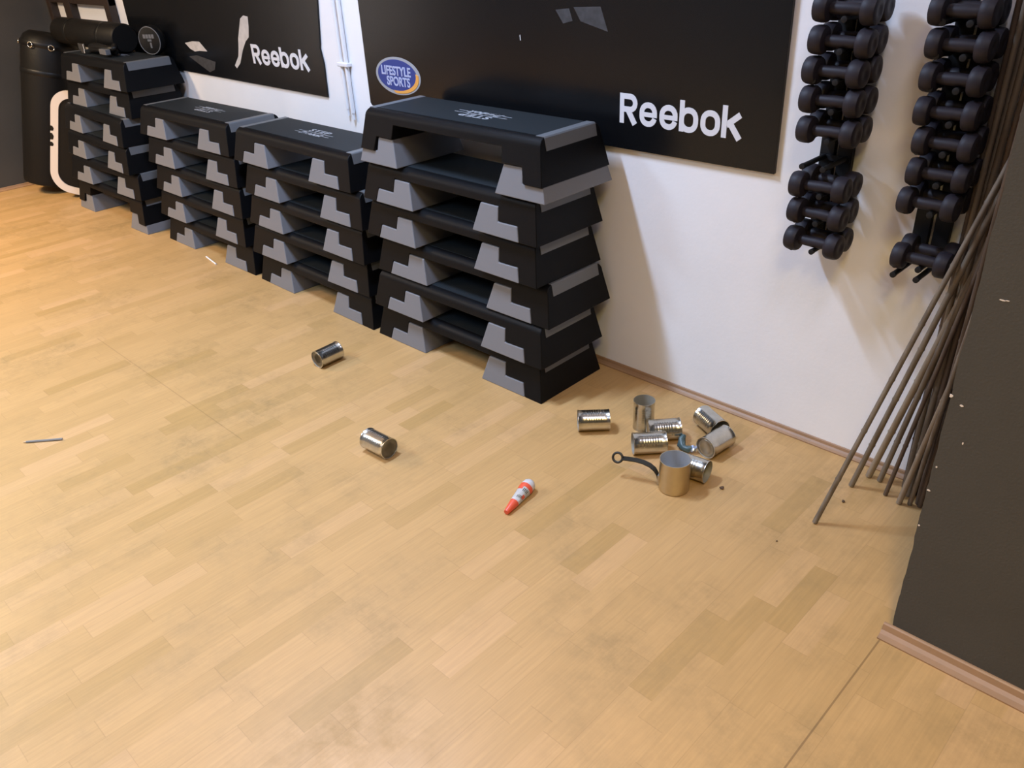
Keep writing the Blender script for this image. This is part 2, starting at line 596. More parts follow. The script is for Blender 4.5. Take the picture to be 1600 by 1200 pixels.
def step_body():
    bm = bmesh.new()
    yf = lambda z: 0.176 - 0.2 * z
    xe = lambda z: 0.482 - 0.18 * z
    cut = [(-0.399, 0.0), (-0.386, 0.0545), (-0.293, 0.053), (-0.287, 0.105),
           (0.287, 0.105), (0.293, 0.053), (0.386, 0.0545), (0.399, 0.0)]
    outline = [(-xe(0), 0.0)] + cut + [(xe(0), 0.0), (xe(0.117), 0.117), (-xe(0.117), 0.117)]
    F = [bm.verts.new((x, -yf(z), z)) for x, z in outline]
    B = [bm.verts.new((x, yf(z), z)) for x, z in outline]
    bm.faces.new(F)
    bm.faces.new(B[::-1])
    for i in range(0, len(outline) - 3):          # undersides and arch
        bm.faces.new((F[i], B[i], B[i + 1], F[i + 1]))
    n = 6
    fr, fl, br, bl = [F[-2]], [F[-1]], [B[-2]], [B[-1]]
    for k in range(1, n + 1):
        a = math.pi / 2 * k / n
        y = 0.1206 + 0.032 * math.cos(a)
        z = 0.118 + 0.032 * math.sin(a)
        fr.append(bm.verts.new((xe(z), -y, z)))
        fl.append(bm.verts.new((-xe(z), -y, z)))
        br.append(bm.verts.new((xe(z), y, z)))
        bl.append(bm.verts.new((-xe(z), y, z)))
    for k in range(n):
        bm.faces.new((fl[k], fr[k], fr[k + 1], fl[k + 1]))
        bm.faces.new((br[k], bl[k], bl[k + 1], br[k + 1]))
    bm.faces.new((fl[-1], fr[-1], br[-1], bl[-1]))
    bm.faces.new([F[-3]] + fr + br[::-1] + [B[-3]])
    bm.faces.new([B[0]] + bl + fl[::-1] + [F[0]])
    return bm


def step_foot(s):
    bm = bmesh.new()
    prof = [(0.1675, 0.0), (0.1985, 0.102), (0.286, 0.102), (0.291, 0.051), (0.384, 0.0525), (0.397, 0.0)]
    yf = lambda z: 0.1772 - 0.2 * z
    F = [bm.verts.new((s * x, -yf(z), z)) for x, z in prof]
    B = [bm.verts.new((s * x, yf(z), z)) for x, z in prof]
    bm.faces.new(F)
    bm.faces.new(B[::-1])
    for i in range(len(prof)):
        j = (i + 1) % len(prof)
        bm.faces.new((F[i], B[i], B[j], F[j]))
    return bm


def step_trim(s):
    bm = bmesh.new()
    out = [(0.419, 0.1515), (0.4535, 0.1518), (0.4575, 0.1475), (0.4648, 0.108)]
    inn = [(0.4625, 0.108), (0.4553, 0.1475), (0.4535, 0.1498), (0.419, 0.1498)]
    prof = out + inn
    F = [bm.verts.new((s * x, -0.127, z)) for x, z in prof]
    B = [bm.verts.new((s * x, 0.127, z)) for x, z in prof]
    bm.faces.new(F)
    bm.faces.new(B[::-1])
    for i in range(len(prof)):
        j = (i + 1) % len(prof)
        bm.faces.new((F[i], B[i], B[j], F[j]))
    return bm


def make_step():
    t = thing('step_platform', '', 'step platform')
    link_mesh('body', step_body(), M['plastic'], t, smooth=35, bevel=0.0025)
    link_mesh('tread', boxbm(-0.417, 0.417, -0.118, 0.118, 0.149, 0.1514), M['tread'], t)
    for s in (-1, 1):
        link_mesh('foot', step_foot(s), M['foot'], t, bevel=0.003)['label'] = 'grey stepped foot'
    for s in (-1, 1):
        link_mesh('end_trim', step_trim(s), M['trim'], t)['label'] = 'dark grey edge trim'
    return t


PROTO = make_step()
first_used = [False]
PITCH = 0.1519


def raised(root):
    """Feet swung out to the ends, the deck 5 cm higher."""
    for ch in root.children:
        if ch.name.startswith('foot'):
            s = 1 if ch.data.vertices[0].co.x > 0 else -1
            ch.location = (s * 0.0975, 0, 0)
        else:
            ch.location = (0, 0, 0.0515)


def step_print(root, dz, flip):
    p = dz + 0.1516
    rz = math.pi if flip else 0.0
    k = -1 if flip else 1
    ox = 0.034 if flip else 0.0
    o = text_mesh('lettering', 'STEP', 0.046, M['step_print'], root, (ox + k * 0.0, k * 0.028, p), (0, 0, rz), sx=1.45, spacing=1.15, bold=0.0012)
    o['label'] = 'pale printed word STEP'
    o = text_mesh('lettering', 'Reebok', 0.040, M['step_print'], root, (ox - k * 0.006, -k * 0.020, p), (0, 0, rz), sx=1.35, shear=0.35, bold=0.0015)
    o['label'] = 'pale italic printed word'
    bm = bmesh.new()
    for x0, x1, y in ((-0.135, 0.135, 0.004), (-0.135, -0.09, -0.020), (0.088, 0.135, -0.020)):
        box(bm, ox + k * x0 if k > 0 else ox - x1, ox + k * x1 if k > 0 else ox - x0, k * y - 0.0018, k * y + 0.0018, p, p + 0.0006)
    link_mesh('print_line', bm, M['step_print'], root)


WHERE = {4: 'nearest stack', 3: 'stack just left of nearest stack',
         2: 'stack just right of farthest stack', 1: 'farthest stack by punch bag'}
LEVEL5 = ['lowest', 'second lowest', 'middle', 'second highest', 'topmost']
LEVEL6 = ['lowest', 'second lowest', 'third from floor', 'third from top', 'second highest', 'topmost']
# (x of the middle, y of the middle, turn in degrees) for every level, floor first
STACKS = {
    4: [(-0.9045, -0.2625, 0.45), (-0.8885, -0.272, 0.6), (-0.878, -0.239, 0.5), (-0.9135, -0.250, -0.2), (-0.904, -0.251, -0.3), (-0.883, -0.245, 0.0)],
    3: [(-1.906, -0.262, -0.5), (-1.919, -0.262, 0.6), (-1.911, -0.258, -0.6), (-1.9055, -0.250, -0.3), (-1.958, -0.246, -0.3)],
    2: [(-2.9355, -0.260, 0.6), (-2.9535, -0.268, 0.2), (-2.938, -0.261, 0.2), (-2.9585, -0.252, 1.2), (-2.986, -0.247, 1.2)],
    1: [(-4.085, -0.330, 1.2), (-4.072, -0.328, 2.4), (-4.100, -0.318, -0.6), (-4.121, -0.290, -1.6), (-4.102, -0.222, 0.0), (-4.061, -0.229, 0.4)],
}
for sid in (4, 3, 2, 1):
    z = 0.0
    lev = STACKS[sid]
    names = LEVEL6 if len(lev) == 6 else LEVEL5
    for k, (x, y, a) in enumerate(lev):
        if not first_used[0]:
            t = PROTO
            first_used[0] = True
        else:
            t = dup(PROTO)
            for ch in t.children:
                ch.location = (0, 0, 0)
        t.location = (x, y, z)
        t.rotation_euler = (0, 0, math.radians(a))
        t['label'] = 'black step platform with grey feet, %s in the %s' % (names[k], WHERE[sid])
        t['group'] = 'step platforms in the %s' % WHERE[sid]
        hi = (sid == 4 and k == 5) or (sid == 1 and k == 0)
        if hi:
            raised(t)
        z += PITCH + (0.0515 if hi else 0.0)
        if k == len(lev) - 1:
            t['_top'] = z
TOPS = {}
for o in list(COL.objects):
    if o.type == 'EMPTY' and o.get('_top'):
        TOPS[round(o.location.x, 3)] = o
for x, o in TOPS.items():
    top = o['_top']
    step_print(o, top - o.location.z - PITCH, flip=(x > -1.0 or x < -2.5))
    del o['_top']
TOP1 = PITCH * 6 + 0.0515

# ------------------------------------------------------------------ wall boards
def rr(a, b, r, c0, n=5):
    """quarter arc helper around corner centre c0"""
    return [(c0[0] + r * math.cos(a + (b - a) * i / n), c0[1] + r * math.sin(a + (b - a) * i / n)) for i in range(n + 1)]


def oval_ring(x0, x1, y0, y1, r):
    P = math.pi
    return (rr(0, P / 2, r, (x1 - r, y1 - r)) + rr(P / 2, P, r, (x0 + r, y1 - r)) +
            rr(P, 1.5 * P, r, (x0 + r, y0 + r)) + rr(1.5 * P, 2 * P, r, (x1 - r, y0 + r)))


def brand_word(parent, x0, x1, zb, cap, yb):
    """The six letters of the word on the boards as flat cut shapes."""
    sx = (x1 - x0) / 4.83
    bm = bmesh.new()

    def letter(dx):
        return lambda u, v: (x0 + (dx + u) * sx, zb + v * cap)
    y0, y1 = yb - 0.0012, yb + 0.001
    s = 0.185
    f = letter(0.0)
    ribbon(bm, [(0.0925, 0.0), (0.0925, 1.0)], s, f, y0, y1)
    ribbon(bm, [(0.0925, 0.9075), (0.42, 0.9075)] + rr(math.pi / 2, -math.pi / 2, 0.215, (0.445, 0.6925), 8) + [(0.42, 0.4775), (0.0925, 0.4775)], s, f, y0, y1)
    ribbon(bm, [(0.36, 0.45), (0.44, 0.33), (0.66, 0.0)], s * 1.12, f, y0, y1)
    for dx in (0.85, 1.68):
        f = letter(dx)
        P = math.pi
        r = 0.25
        xa, xb, ya, yb_ = 0.0925, 0.6275, 0.08, 0.70
        pts = [(xb, 0.40)] + rr(0, P / 2, r, (xb - r, yb_ - r)) + rr(P / 2, P, r, (xa + r, yb_ - r)) + rr(P, 1.5 * P, r, (xa + r, ya + r)) + \
            rr(1.5 * P, 1.93 * P, r, (xb - r, ya + r))
        ribbon(bm, pts, s, f, y0, y1)
        ribbon(bm, [(xa, 0.385), (xb + s / 2, 0.385)], s * 0.8, f, y0, y1)
    f = letter(2.47)
    ribbon(bm, [(0.0925, 0.0), (0.0925, 1.0)], s, f, y0, y1)
    ribbon(bm, oval_ring(0.0925, 0.6375, 0.08, 0.70, 0.25), s, f, y0, y1, closed=True)
    f = letter(3.29)
    ribbon(bm, oval_ring(0.0925, 0.6375, 0.08, 0.70, 0.25), s, f, y0, y1, closed=True)
    f = letter(4.08)
    ribbon(bm, [(0.0925, 0.0), (0.0925, 1.0)], s, f, y0, y1)
    ribbon(bm, [(0.17, 0.40), (0.64, 0.76)], s * 1.05, f, y0, y1)
    ribbon(bm, [(0.30, 0.46), (0.66, 0.0)], s * 1.1, f, y0, y1)
    o = link_mesh('lettering', bm, M['white_print'], parent)
    o['label'] = 'white brand word on the lower right of the board'
    return o


def ellipse(cx, cz, a, b, n=48, t0=0.0, t1=2 * math.pi):
    return [(cx + a * math.cos(t0 + (t1 - t0) * i / n), cz + b * math.sin(t0 + (t1 - t0) * i / n)) for i in range(n)]


YB = -0.045
big = thing('wall_board', 'large black board with blue oval badge and white word, behind nearest step stack', 'board', (0, 0, 0))
bm = bmesh.new()
plate(bm, [(-1.772, 0.866), (0.202, 0.868), (0.203, 1.95), (-1.782, 1.95), (-1.782, 0.878)], YB, YW - 0.002)
link_mesh('panel', bm, M['board'], big, bevel=0.001)
brand_word(big, -0.379, 0.085, 0.9535, 0.0965, YB)
badge = None
bm = bmesh.new()
plate(bm, ellipse(-1.562, 1.008, 0.150, 0.0765), YB - 0.001, YB + 0.001)
badge = link_mesh('badge', bm, M['badge_ring'], big)
badge['label'] = 'oval badge with grey rim'
bm = bmesh.new()
plate(bm, ellipse(-1.566, 1.010, 0.131, 0.064), YB - 0.0018, YB)
link_mesh('badge_field', bm, M['badge_blue'], badge)['label'] = 'blue centre of the badge'
bm = bmesh.new()
outer = ellipse(-1.562, 1.007, 0.139, 0.069, 24, -1.75, 0.25)
inner = ellipse(-1.574, 1.014, 0.133, 0.066, 24, -1.75, 0.25)
for i in range(23):
    plate(bm, [outer[i], outer[i + 1], inner[i + 1], inner[i]], YB - 0.0026, YB - 0.0004)
link_mesh('badge_crescent', bm, M['badge_orange'], badge)['label'] = 'orange crescent at lower right'
text_mesh('badge_lettering', 'LIFESTYLE', 0.051, M['badge_text'], badge, (-1.572, YB - 0.0024, 1.026), (math.pi / 2, 0, 0), sx=0.89, bold=0.0014)
text_mesh('badge_lettering', 'SPORTS', 0.051, M['badge_text'], badge, (-1.560, YB - 0.0024, 0.984), (math.pi / 2, 0, 0), sx=0.89, bold=0.0014)
bm = bmesh.new()
plate(bm, [(-0.661, 1.294), (-0.60, 1.300), (-0.585, 1.262), (-0.627, 1.252)], YB - 0.0005, YB + 0.001)
plate(bm, [(-0.58, 1.304), (-0.465, 1.309), (-0.434, 1.235), (-0.55, 1.262)], YB - 0.0005, YB + 0.001)
link_mesh('scuff', bm, M['scuff'], big)['label'] = 'dull grey scuff'
bm = bmesh.new()
plate(bm, [(-0.835, 1.205), (-0.831, 1.207), (-0.829, 1.188), (-0.833, 1.187)], YB - 0.0005, YB + 0.001)
link_mesh('chip', bm, M['torn'], big)

YC = -0.040
sm = thing('wall_board', 'torn black board with white word above the middle step stacks, left of pipes', 'board', (0, 0, 0))
bm = bmesh.new()
plate(bm, [(-4.20, 0.885), (-3.507, 0.877), (-2.126, 0.867), (-2.118, 1.02), (-2.131, 1.085), (-2.126, 1.10), (-2.095, 1.289), (-2.085, 1.95), (-4.20, 1.95)], YC, YW - 0.002)
link_mesh('panel', bm, M['board'], sm, bevel=0.001)
brand_word(sm, -2.757, -2.237, 0.975, 0.094, YC)
bm = bmesh.new()
plate(bm, [(-2.811, 1.186), (-2.775, 1.202), (-2.732, 1.198), (-2.742, 1.15), (-2.761, 1.10), (-2.80, 1.078), (-2.845, 1.035), (-2.90, 0.965), (-2.945, 0.937), (-2.962, 0.95), (-2.905, 1.00), (-2.885, 1.045), (-2.87, 1.09)], YC - 0.0006, YC + 0.001)
link_mesh('torn_strip', bm, M['torn'], sm)['label'] = 'long pale tear'
bm = bmesh.new()
plate(bm, [(-3.489, 1.034), (-3.40, 1.047), (-3.314, 1.050), (-3.241, 1.003), (-3.33, 1.001), (-3.388, 0.994), (-3.44, 1.006)], YC - 0.0006, YC + 0.001)
link_mesh('torn_patch', bm, M['torn'], sm)['label'] = 'short pale tear'
bm = bmesh.new()
plate(bm, [(-3.473, 0.962), (-3.38, 0.975), (-3.171, 0.953), (-3.20, 0.91), (-3.263, 0.893)], YC - 0.0005, YC + 0.001)
link_mesh('scuff', bm, M['scuff'], sm)['label'] = 'dull grey scuff'

# ------------------------------------------------------------------ pipes between the boards
def pipe(name, label, x, r, zb):
    t = thing(name, label, 'pipe')
    bm = bmesh.new()
    lathe(bm, [(r, zb + 0.03), (r, CEIL - 0.002)], 16, (0, 0, 1), (x, YW - 0.013, 0))
    link_mesh('tube', bm, M['pipe'], t, smooth=40)
    bm = bmesh.new()
    lathe(bm, [(r * 0.72, zb), (r * 0.72, zb + 0.035)], 16, (0, 0, 1), (x, YW - 0.013, 0))
    link_mesh('tip', bm, M['pipe'], t, smooth=40)
    return t


pa = pipe('wall_pipe', 'thin white pipe on the wall, left of the pair between the boards', -1.967, 0.0085, 0.80)
pb = pipe('wall_pipe', 'thicker white pipe on the wall, right of the pair between the boards', -1.930, 0.0105, 0.785)
bm = bmesh.new()
box(bm, -1.985, -1.908, YW - 0.028, YW - 0.001, 1.018, 1.036)
link_mesh('clamp', bm, M['pipe'], pb, bevel=0.004)

# ------------------------------------------------------------------ dumbbell racks
def rack(label, xc, top, bottom, levels):
    t = thing('dumbbell_rack', label, 'dumbbell rack', (xc, YW, 0))
    for s in (-1, 1):
        link_mesh('post', boxbm(min(s * 0.005, s * 0.047), max(s * 0.005, s * 0.047), -0.020, -0.001, bottom, top), M['rack'], t, bevel=0.002)
    for zl in levels:
        link_mesh('crossbar', boxbm(-0.044, 0.044, -0.026, -0.0205, zl - 0.030, zl - 0.014), M['rack'], t, bevel=0.001)
    for zl in levels:
        for s in (-1, 1):
            bm = bmesh.new()
            lathe(bm, [(0.0, 0.0), (0.0072, 0.0), (0.0072, 0.126), (0.0082, 0.129), (0.0082, 0.137), (0.0, 0.139)], 12,
                  (0, -1, 0), (s * 0.030, -0.0205, zl - 0.0195), close=False)
            link_mesh('peg', bm, M['rack'], t, smooth=40)
    return t


def make_dumbbell(sc, label, cat='dumbbell'):
    t = thing('dumbbell', label, cat)
    bm = bmesh.new()
    lathe(bm, [(0.0125 * 1, -0.046), (0.0145, -0.03), (0.0155, 0.0), (0.0145, 0.03), (0.0125, 0.046)], 16, (1, 0, 0))
    link_mesh('handle', bm, M['vinyl'], t, smooth=40)
    for s in (-1, 1):
        bm = bmesh.new()
        p = [(0.0125, 0.040), (0.026, 0.041), (0.0325, 0.0435), (0.0355, 0.049), (0.0360, 0.060), (0.0350, 0.071), (0.0325, 0.0775), (0.026, 0.0800), (0.013, 0.0800), (0.010, 0.0785), (0.0, 0.0785)]
        lathe(bm, [(0, 0.040)] + [(r * sc, h * 1.0) for r, h in p], 24, (s, 0, 0), close=False)
        link_mesh('head', bm, M['vinyl'], t, smooth=40)
    return t


LZ = [1.338, 1.263, 1.190, 1.116, 1.040, 0.892, 0.815, 0.733]
RZ = [1.340, 1.268, 1.195, 1.118, 1.047, 0.971, 0.897, 0.750]
rack('black steel dumbbell rack on the wall, nearer the large black board', 0.384, 1.56, 0.700, LZ + [0.966])
rack('black steel dumbbell rack on the wall, beside the bamboo canes', 0.676, 1.56, 0.690, RZ + [0.722])
ORD = ['first', 'second', 'third', 'fourth', 'fifth', 'sixth', 'seventh', 'lowest']
protoL = make_dumbbell(1.0, '')
protoR = make_dumbbell(0.97, '')
LX = [0.406, 0.407, 0.401, 0.403, 0.405, 0.402, 0.403, 0.404]
RX = [0.682, 0.688, 0.688, 0.690, 0.696, 0.700, 0.691, 0.700]
for side, zs, xs, proto, txt in (('L', LZ, LX, protoL, 'rack nearer the large board'), ('R', RZ, RX, protoR, 'rack beside the bamboo canes')):
    k = 0
    for i, zl in enumerate(zs):
        for f, yy in (('outer', -0.168), ('inner', -0.0945)):
            t = proto if k == 0 else dup(proto)
            k += 1
            t.location = (xs[i] + 0.004 + random.uniform(-0.003, 0.003) - (0.006 if f == 'inner' else 0), yy, zl + 0.003 + random.uniform(-0.001, 0.0015))
            t.rotation_euler = (random.uniform(-1, 1), random.uniform(-0.015, 0.03), random.uniform(-0.05, 0.05))
            if side == 'R':
                t.scale = (0.90, 1, 1)
            row = ORD[i] + ' row' + ('' if i == 7 else ' from the top')
            t['label'] = 'dark plum dumbbell, %s of the %s pair, %s' % (f, row.replace(' row', '').replace(' from the top', ' highest') if i else 'top', txt)
            t['group'] = 'dumbbells on the %s' % txt

# ------------------------------------------------------------------ bamboo canes in the niche
CANES = [  # foot, a point it passes, radius, tone, label
    ((0.643, -0.418), (0.842, -0.165, 0.998), 0.0075, 0, 'slender grey-brown bamboo cane standing farthest out on the floor, foot nearest the viewer'),
    ((0.644, -0.181), (0.846, -0.150, 0.953), 0.0085, 0, 'grey bamboo cane with a thick foot, second out from the corner'),
    ((0.663, -0.100), (0.853, -0.130, 0.862), 0.0100, 2, 'tan bamboo cane close to the back skirting, left of the bundle'),
    ((0.698, -0.101), (0.853, -0.150, 0.886), 0.0085, 0, 'grey bamboo cane just right of the tan one at the skirting'),
    ((0.740, -0.159), (0.834, -0.150, 0.730), 0.0065, 1, 'thin dark bamboo cane standing alone in the middle of the bundle'),
    ((0.786, -0.172), (0.870, -0.240, 0.528), 0.0085, 2, 'tan bamboo cane at the left edge of the right-hand cluster'),
    ((0.787, -0.080), (0.790, -0.058, 1.258), 0.0095, 2, 'pale upright bamboo cane leaning on the white back wall'),
    ((0.802, -0.100), (0.832, -0.120, 1.108), 0.0095, 1, 'dark upright bamboo cane right of the pale upright one'),
    ((0.768, -0.086), (0.764, -0.066, 1.355), 0.0085, 1, 'dark upright bamboo cane nearest the dumbbell rack'),
    ((0.829, -0.139), (0.862, -0.220, 0.815), 0.0085, 1, 'dark bamboo cane in the cluster close to the grey wall edge'),
    ((0.812, -0.158), (0.885, -0.300, 0.640), 0.0070, 0, 'grey bamboo cane in the right-hand cluster, slanting toward the grey wall'),
    ((0.792, -0.118), (0.806, -0.085, 1.16), 0.0095, 0, 'grey upright bamboo cane tight beside the pale upright one'),
    ((0.824, -0.112), (0.850, -0.140, 1.02), 0.0100, 1, 'stout dark bamboo cane behind the right-hand cluster'),
    ((0.776, -0.112), (0.786, -0.100, 1.30), 0.0080, 0, 'grey upright bamboo cane between the dark upright canes'),
    ((0.838, -0.150), (0.888, -0.270, 0.700), 0.0070, 1, 'dark bamboo cane at the far right of the cluster'),
]
for i, ((fx, fy), p, r, tone, label) in enumerate(CANES):
    a = Vector((fx, fy, 0.002))
    d = (Vector(p) - a)
    ks = [1.70 / d.z]
    if d.x > 1e-4:
        ks.append((0.960 - fx) / d.x)
    if d.y > 1e-4:
        ks.append((-0.042 - fy) / d.y)
    if d.y < -1e-4:
        ks.append((-0.62 - fy) / d.y)
    k = min(ks)
    length = d.length * k
    t = thing('bamboo_cane', label, 'cane', a, group='bamboo canes in the corner')
    dn = d.normalized()
    pts, rads = [], []
    s = 0.0
    node = 0.16 + 0.05 * random.random()
    while s < length:
        for ds, kk in ((0.0, 1.0), (node - 0.014, 0.97), (node - 0.007, 1.16), (node - 0.001, 0.98)):
            if s + ds <= length:
                pts.append(dn * (s + ds))
                rads.append(r * kk * (1 - 0.12 * (s + ds) / length))
        s += node
    pts.append(dn * (length + 0.004))
    rads.append(r * 0.86)
    bm = bmesh.new()
    u0 = frame_of(dn)[1]
    tube(bm, [q for q in pts], rads, 10)
    # straighten the first ring so the foot sits flat
    lo = min(v.co.z for v in bm.verts)
    o = link_mesh('stalk', bm, BAMBOO[tone], t, smooth=50)
    o.location = (0, 0, -lo if lo < 0 else 0)

# ------------------------------------------------------------------ tin cans


def can_body():
    R = 0.0365
    prof = [(R + 0.001, 0.0), (R + 0.001, 0.003), (R, 0.0045), (R, 0.022)]
    n = 7
    for i in range(n):
        z0 = 0.026 + i * (0.058 / n)
        prof += [(R, z0), (R - 0.00045, z0 + 0.0026), (R, z0 + 0.0052)]
    prof += [(R, 0.088), (R, 0.1055), (R + 0.0012, 0.107), (R + 0.0012, 0.110), (R - 0.0008, 0.110), (R - 0.0010, 0.106), (R - 0.0012, 0.004), (R - 0.0012, 0.0)]
    bm = bmesh.new()
    prof = prof + [prof[0]]
    lathe(bm, prof, 40, close=False)
    bmesh.ops.remove_doubles(bm, verts=bm.verts, dist=1e-6)
    return bm


def make_can():
    t = thing('tin_can', '', 'tin can')
    sh_ = link_mesh('shell', can_body(), [M['tin'], M['tin_in']], t, smooth=50)
    for p in sh_.data.polygons:
        c = p.center
        if math.hypot(c.x, c.y) < 0.0357 and abs(p.normal.z) < 0.5:
            p.material_index = 1
    bm = bmesh.new()
    lathe(bm, [(0.0356, 0.0028), (0.030, 0.0028), (0.029, 0.0018), (0.020, 0.0018), (0.019, 0.0026), (0.0, 0.0026)], 40, close=False)
    bmesh.ops.solidify(bm, geom=bm.faces[:], thickness=0.0006)
    link_mesh('bottom', bm, M['tin_dull'], t, smooth=40)
    return t


# middle of the can on the floor plane, direction of the open end in degrees (None = upright)
CAN = make_can()
CANS = [
    ((-1.326, -0.751), 92.8, 'tin can lying alone on the floor in front of the second stack from the right'),
    ((-0.633, -1.023), 183.7, 'tin can lying alone mid-floor, closed end to the right, left of the glue bottle'),
    ((-0.167, -0.440), 224.0, 'ribbed tin can lying on its side nearest the right-hand step stack'),
    ((-0.043, -0.317), None, 'tin can standing upright with its open top showing, back of the group'),
    ((0.052, -0.333), 46.9, 'tin can lying just right of the upright can'),
    ((0.063, -0.431), 225.6, 'tin can lying in front of the upright can, behind the pot handle'),
    ((0.150, -0.194), -24.5, 'smooth tin can lying closest to the white wall'),
    ((0.226, -0.284), 84.1, 'dull tin can lying rightmost, flat closed bottom facing the viewer'),
    ((0.243, -0.455), 8.1, 'tin can lying half hidden behind the brass pot, open end to the right'),
]
for i, (c, ang, label) in enumerate(CANS):
    t = CAN if i == 0 else dup(CAN)
    t['label'] = label
    t['group'] = 'empty tin cans on the floor'
    if ang is None:
        t.location = (c[0], c[1], 0.0)
        t.rotation_euler = (0, 0, 0.4)
    else:
        a = math.radians(ang)
        d = Vector((math.cos(a), math.sin(a), 0))
        q = Vector((0, 0, 1)).rotation_difference(d)
        t.rotation_euler = (Quaternion(d, random.uniform(0, 6.28)) @ q).to_euler()
        p = Vector((c[0], c[1], 0.0378)) - d * 0.055
        t.location = p

# ------------------------------------------------------------------ brass pot with a long handle
pc = Vector((0.237, -0.540, 0))
pot = thing('handled_pot', 'brassy open pot with long dark ringed handle, standing in front of the cans', 'pot', pc)
bm = bmesh.new()
R, Hh = 0.0475, 0.110
lathe(bm, [(0.0, 0.0), (R - 0.003, 0.0), (R, 0.003), (R, Hh - 0.001), (R + 0.0006, Hh), (R - 0.001, Hh)], 48, close=False)
link_mesh('shell', bm, M['brass'], pot, smooth=40)
bm = bmesh.new()
lathe(bm, [(R - 0.001, Hh), (R - 0.0015, Hh - 0.002), (R - 0.0015, 0.004), (0.0, 0.003)], 48, close=False)
link_mesh('inside', bm, M['brass_in'], pot, smooth=40)['label'] = 'inside with grey reflection in its colour'
# handle: curved strap rising away to the left, ending in a ring
hd = Vector((-0.94, -0.34, 0)).normalized()
hs = Vector((-hd.y, hd.x, 0))
path = [(0.049, 0.020), (0.053, 0.038), (0.062, 0.054), (0.078, 0.066), (0.100, 0.073), (0.125, 0.075), (0.150, 0.073), (0.168, 0.071)]
bm = bmesh.new()
ra, prev = [], None
for i, (s, z) in enumerate(path):
    wd = 0.0105 if i > 1 else 0.009
    a = path[max(i - 1, 0)]
    b = path[min(i + 1, len(path) - 1)]
    tz = Vector((b[0] - a[0], b[1] - a[1])).normalized()
    nn = hd * (-tz.y) + Vector((0, 0, tz.x))
    c = hd * s + Vector((0, 0, z))
    ra.append([bm.verts.new(c + hs * wd + nn * 0.0015), bm.verts.new(c - hs * wd + nn * 0.0015),
               bm.verts.new(c - hs * wd - nn * 0.0015), bm.verts.new(c + hs * wd - nn * 0.0015)])
for a, b in zip(ra, ra[1:]):
    for i in range(4):
        j = (i + 1) % 4
        bm.faces.new((a[i], a[j], b[j], b[i]))
bm.faces.new(ra[0])
bm.faces.new(ra[-1][::-1])
handle = link_mesh('handle', bm, M['iron'], pot, smooth=50)
handle['label'] = 'dark curved strap handle'
bm = bmesh.new()
rc = hd * 0.184 + Vector((0, 0, 0.070))
rp = [rc + (hd * math.cos(t) + (hs * -0.45 + Vector((0, 0, 0.89))) * math.sin(t)) * 0.0155 for t in [2 * math.pi * k / 25 for k in range(26)]]
tube(bm, rp, 0.0040, 8, cap=False)
link_mesh('handle_ring', bm, M['iron'], handle, smooth=60)
bm = bmesh.new()
bc = hd * 0.0475
vsb = box(bm, -0.0015, 0.003, -0.011, 0.011, 0.008, 0.040)
rot = Matrix.Rotation(math.atan2(hd.y, hd.x), 4, 'Z')
bmesh.ops.transform(bm, matrix=Matrix.Translation(bc) @ rot, verts=bm.verts)
link_mesh('bracket', bm, M['tin_dull'], pot)['label'] = 'small pale bracket'

# ------------------------------------------------------------------ glue bottle
ga, gb = Vector((-0.066, -0.980, 0)), Vector((-0.100, -0.835, 0))
gd = (gb - ga).normalized()
tilt = math.radians(4.5)
gdir = Vector((gd.x * math.cos(tilt), gd.y * math.cos(tilt), math.sin(tilt)))
bottle = thing('glue_bottle', 'white glue bottle with a red cap lying in the middle of the floor', 'glue bottle', (ga.x, ga.y, 0.0098))
bm = bmesh.new()
lathe(bm, [(0.0, 0.0), (0.0078, 0.0), (0.0088, 0.002), (0.0150, 0.046), (0.0152, 0.049), (0.0, 0.049)], 24, gdir, close=False)
link_mesh('cap', bm, M['red'], bottle, smooth=40)['label'] = 'orange-red cone cap'
bm = bmesh.new()
lathe(bm, [(0.0, 0.048), (0.0142, 0.048), (0.0150, 0.052), (0.0178, 0.085), (0.0215, 0.112), (0.0222, 0.130), (0.0205, 0.143), (0.0150, 0.151), (0.0, 0.155)], 32, gdir, close=False)
body = link_mesh('bottle', bm, M['clear'], bottle, smooth=60)
bm = bmesh.new()
lathe(bm, [(0.0153, 0.054), (0.0180, 0.0845), (0.0217, 0.1115), (0.0224, 0.124)], 32, gdir, close=False)
bmesh.ops.solidify(bm, geom=bm.faces[:], thickness=-0.0003)
link_mesh('wrap_label', bm, M['label'], body, smooth=60)['label'] = 'white paper label'
d0, u0, v0 = frame_of(gdir)


def on_bottle(h, ang, lift=0.0006):
    prof = [(0.0153, 0.054), (0.0180, 0.0845), (0.0217, 0.1115), (0.0224, 0.124)]
    for (r0, h0), (r1, h1) in zip(prof, prof[1:]):
        if h <= h1:
            break
    r = r0 + (r1 - r0) * (h - h0) / (h1 - h0) + lift
    return d0 * h + (u0 * math.cos(ang) + v0 * math.sin(ang)) * r


def patch(bm, h0, h1, a0, a1, n=10):
    rows = [[bm.verts.new(on_bottle(h, a0 + (a1 - a0) * i / n)) for i in range(n + 1)] for h in (h0, (h0 + h1) / 2, h1)]
    for A, B in zip(rows, rows[1:]):
        for i in range(n):
            bm.faces.new((A[i], A[i + 1], B[i + 1], B[i]))


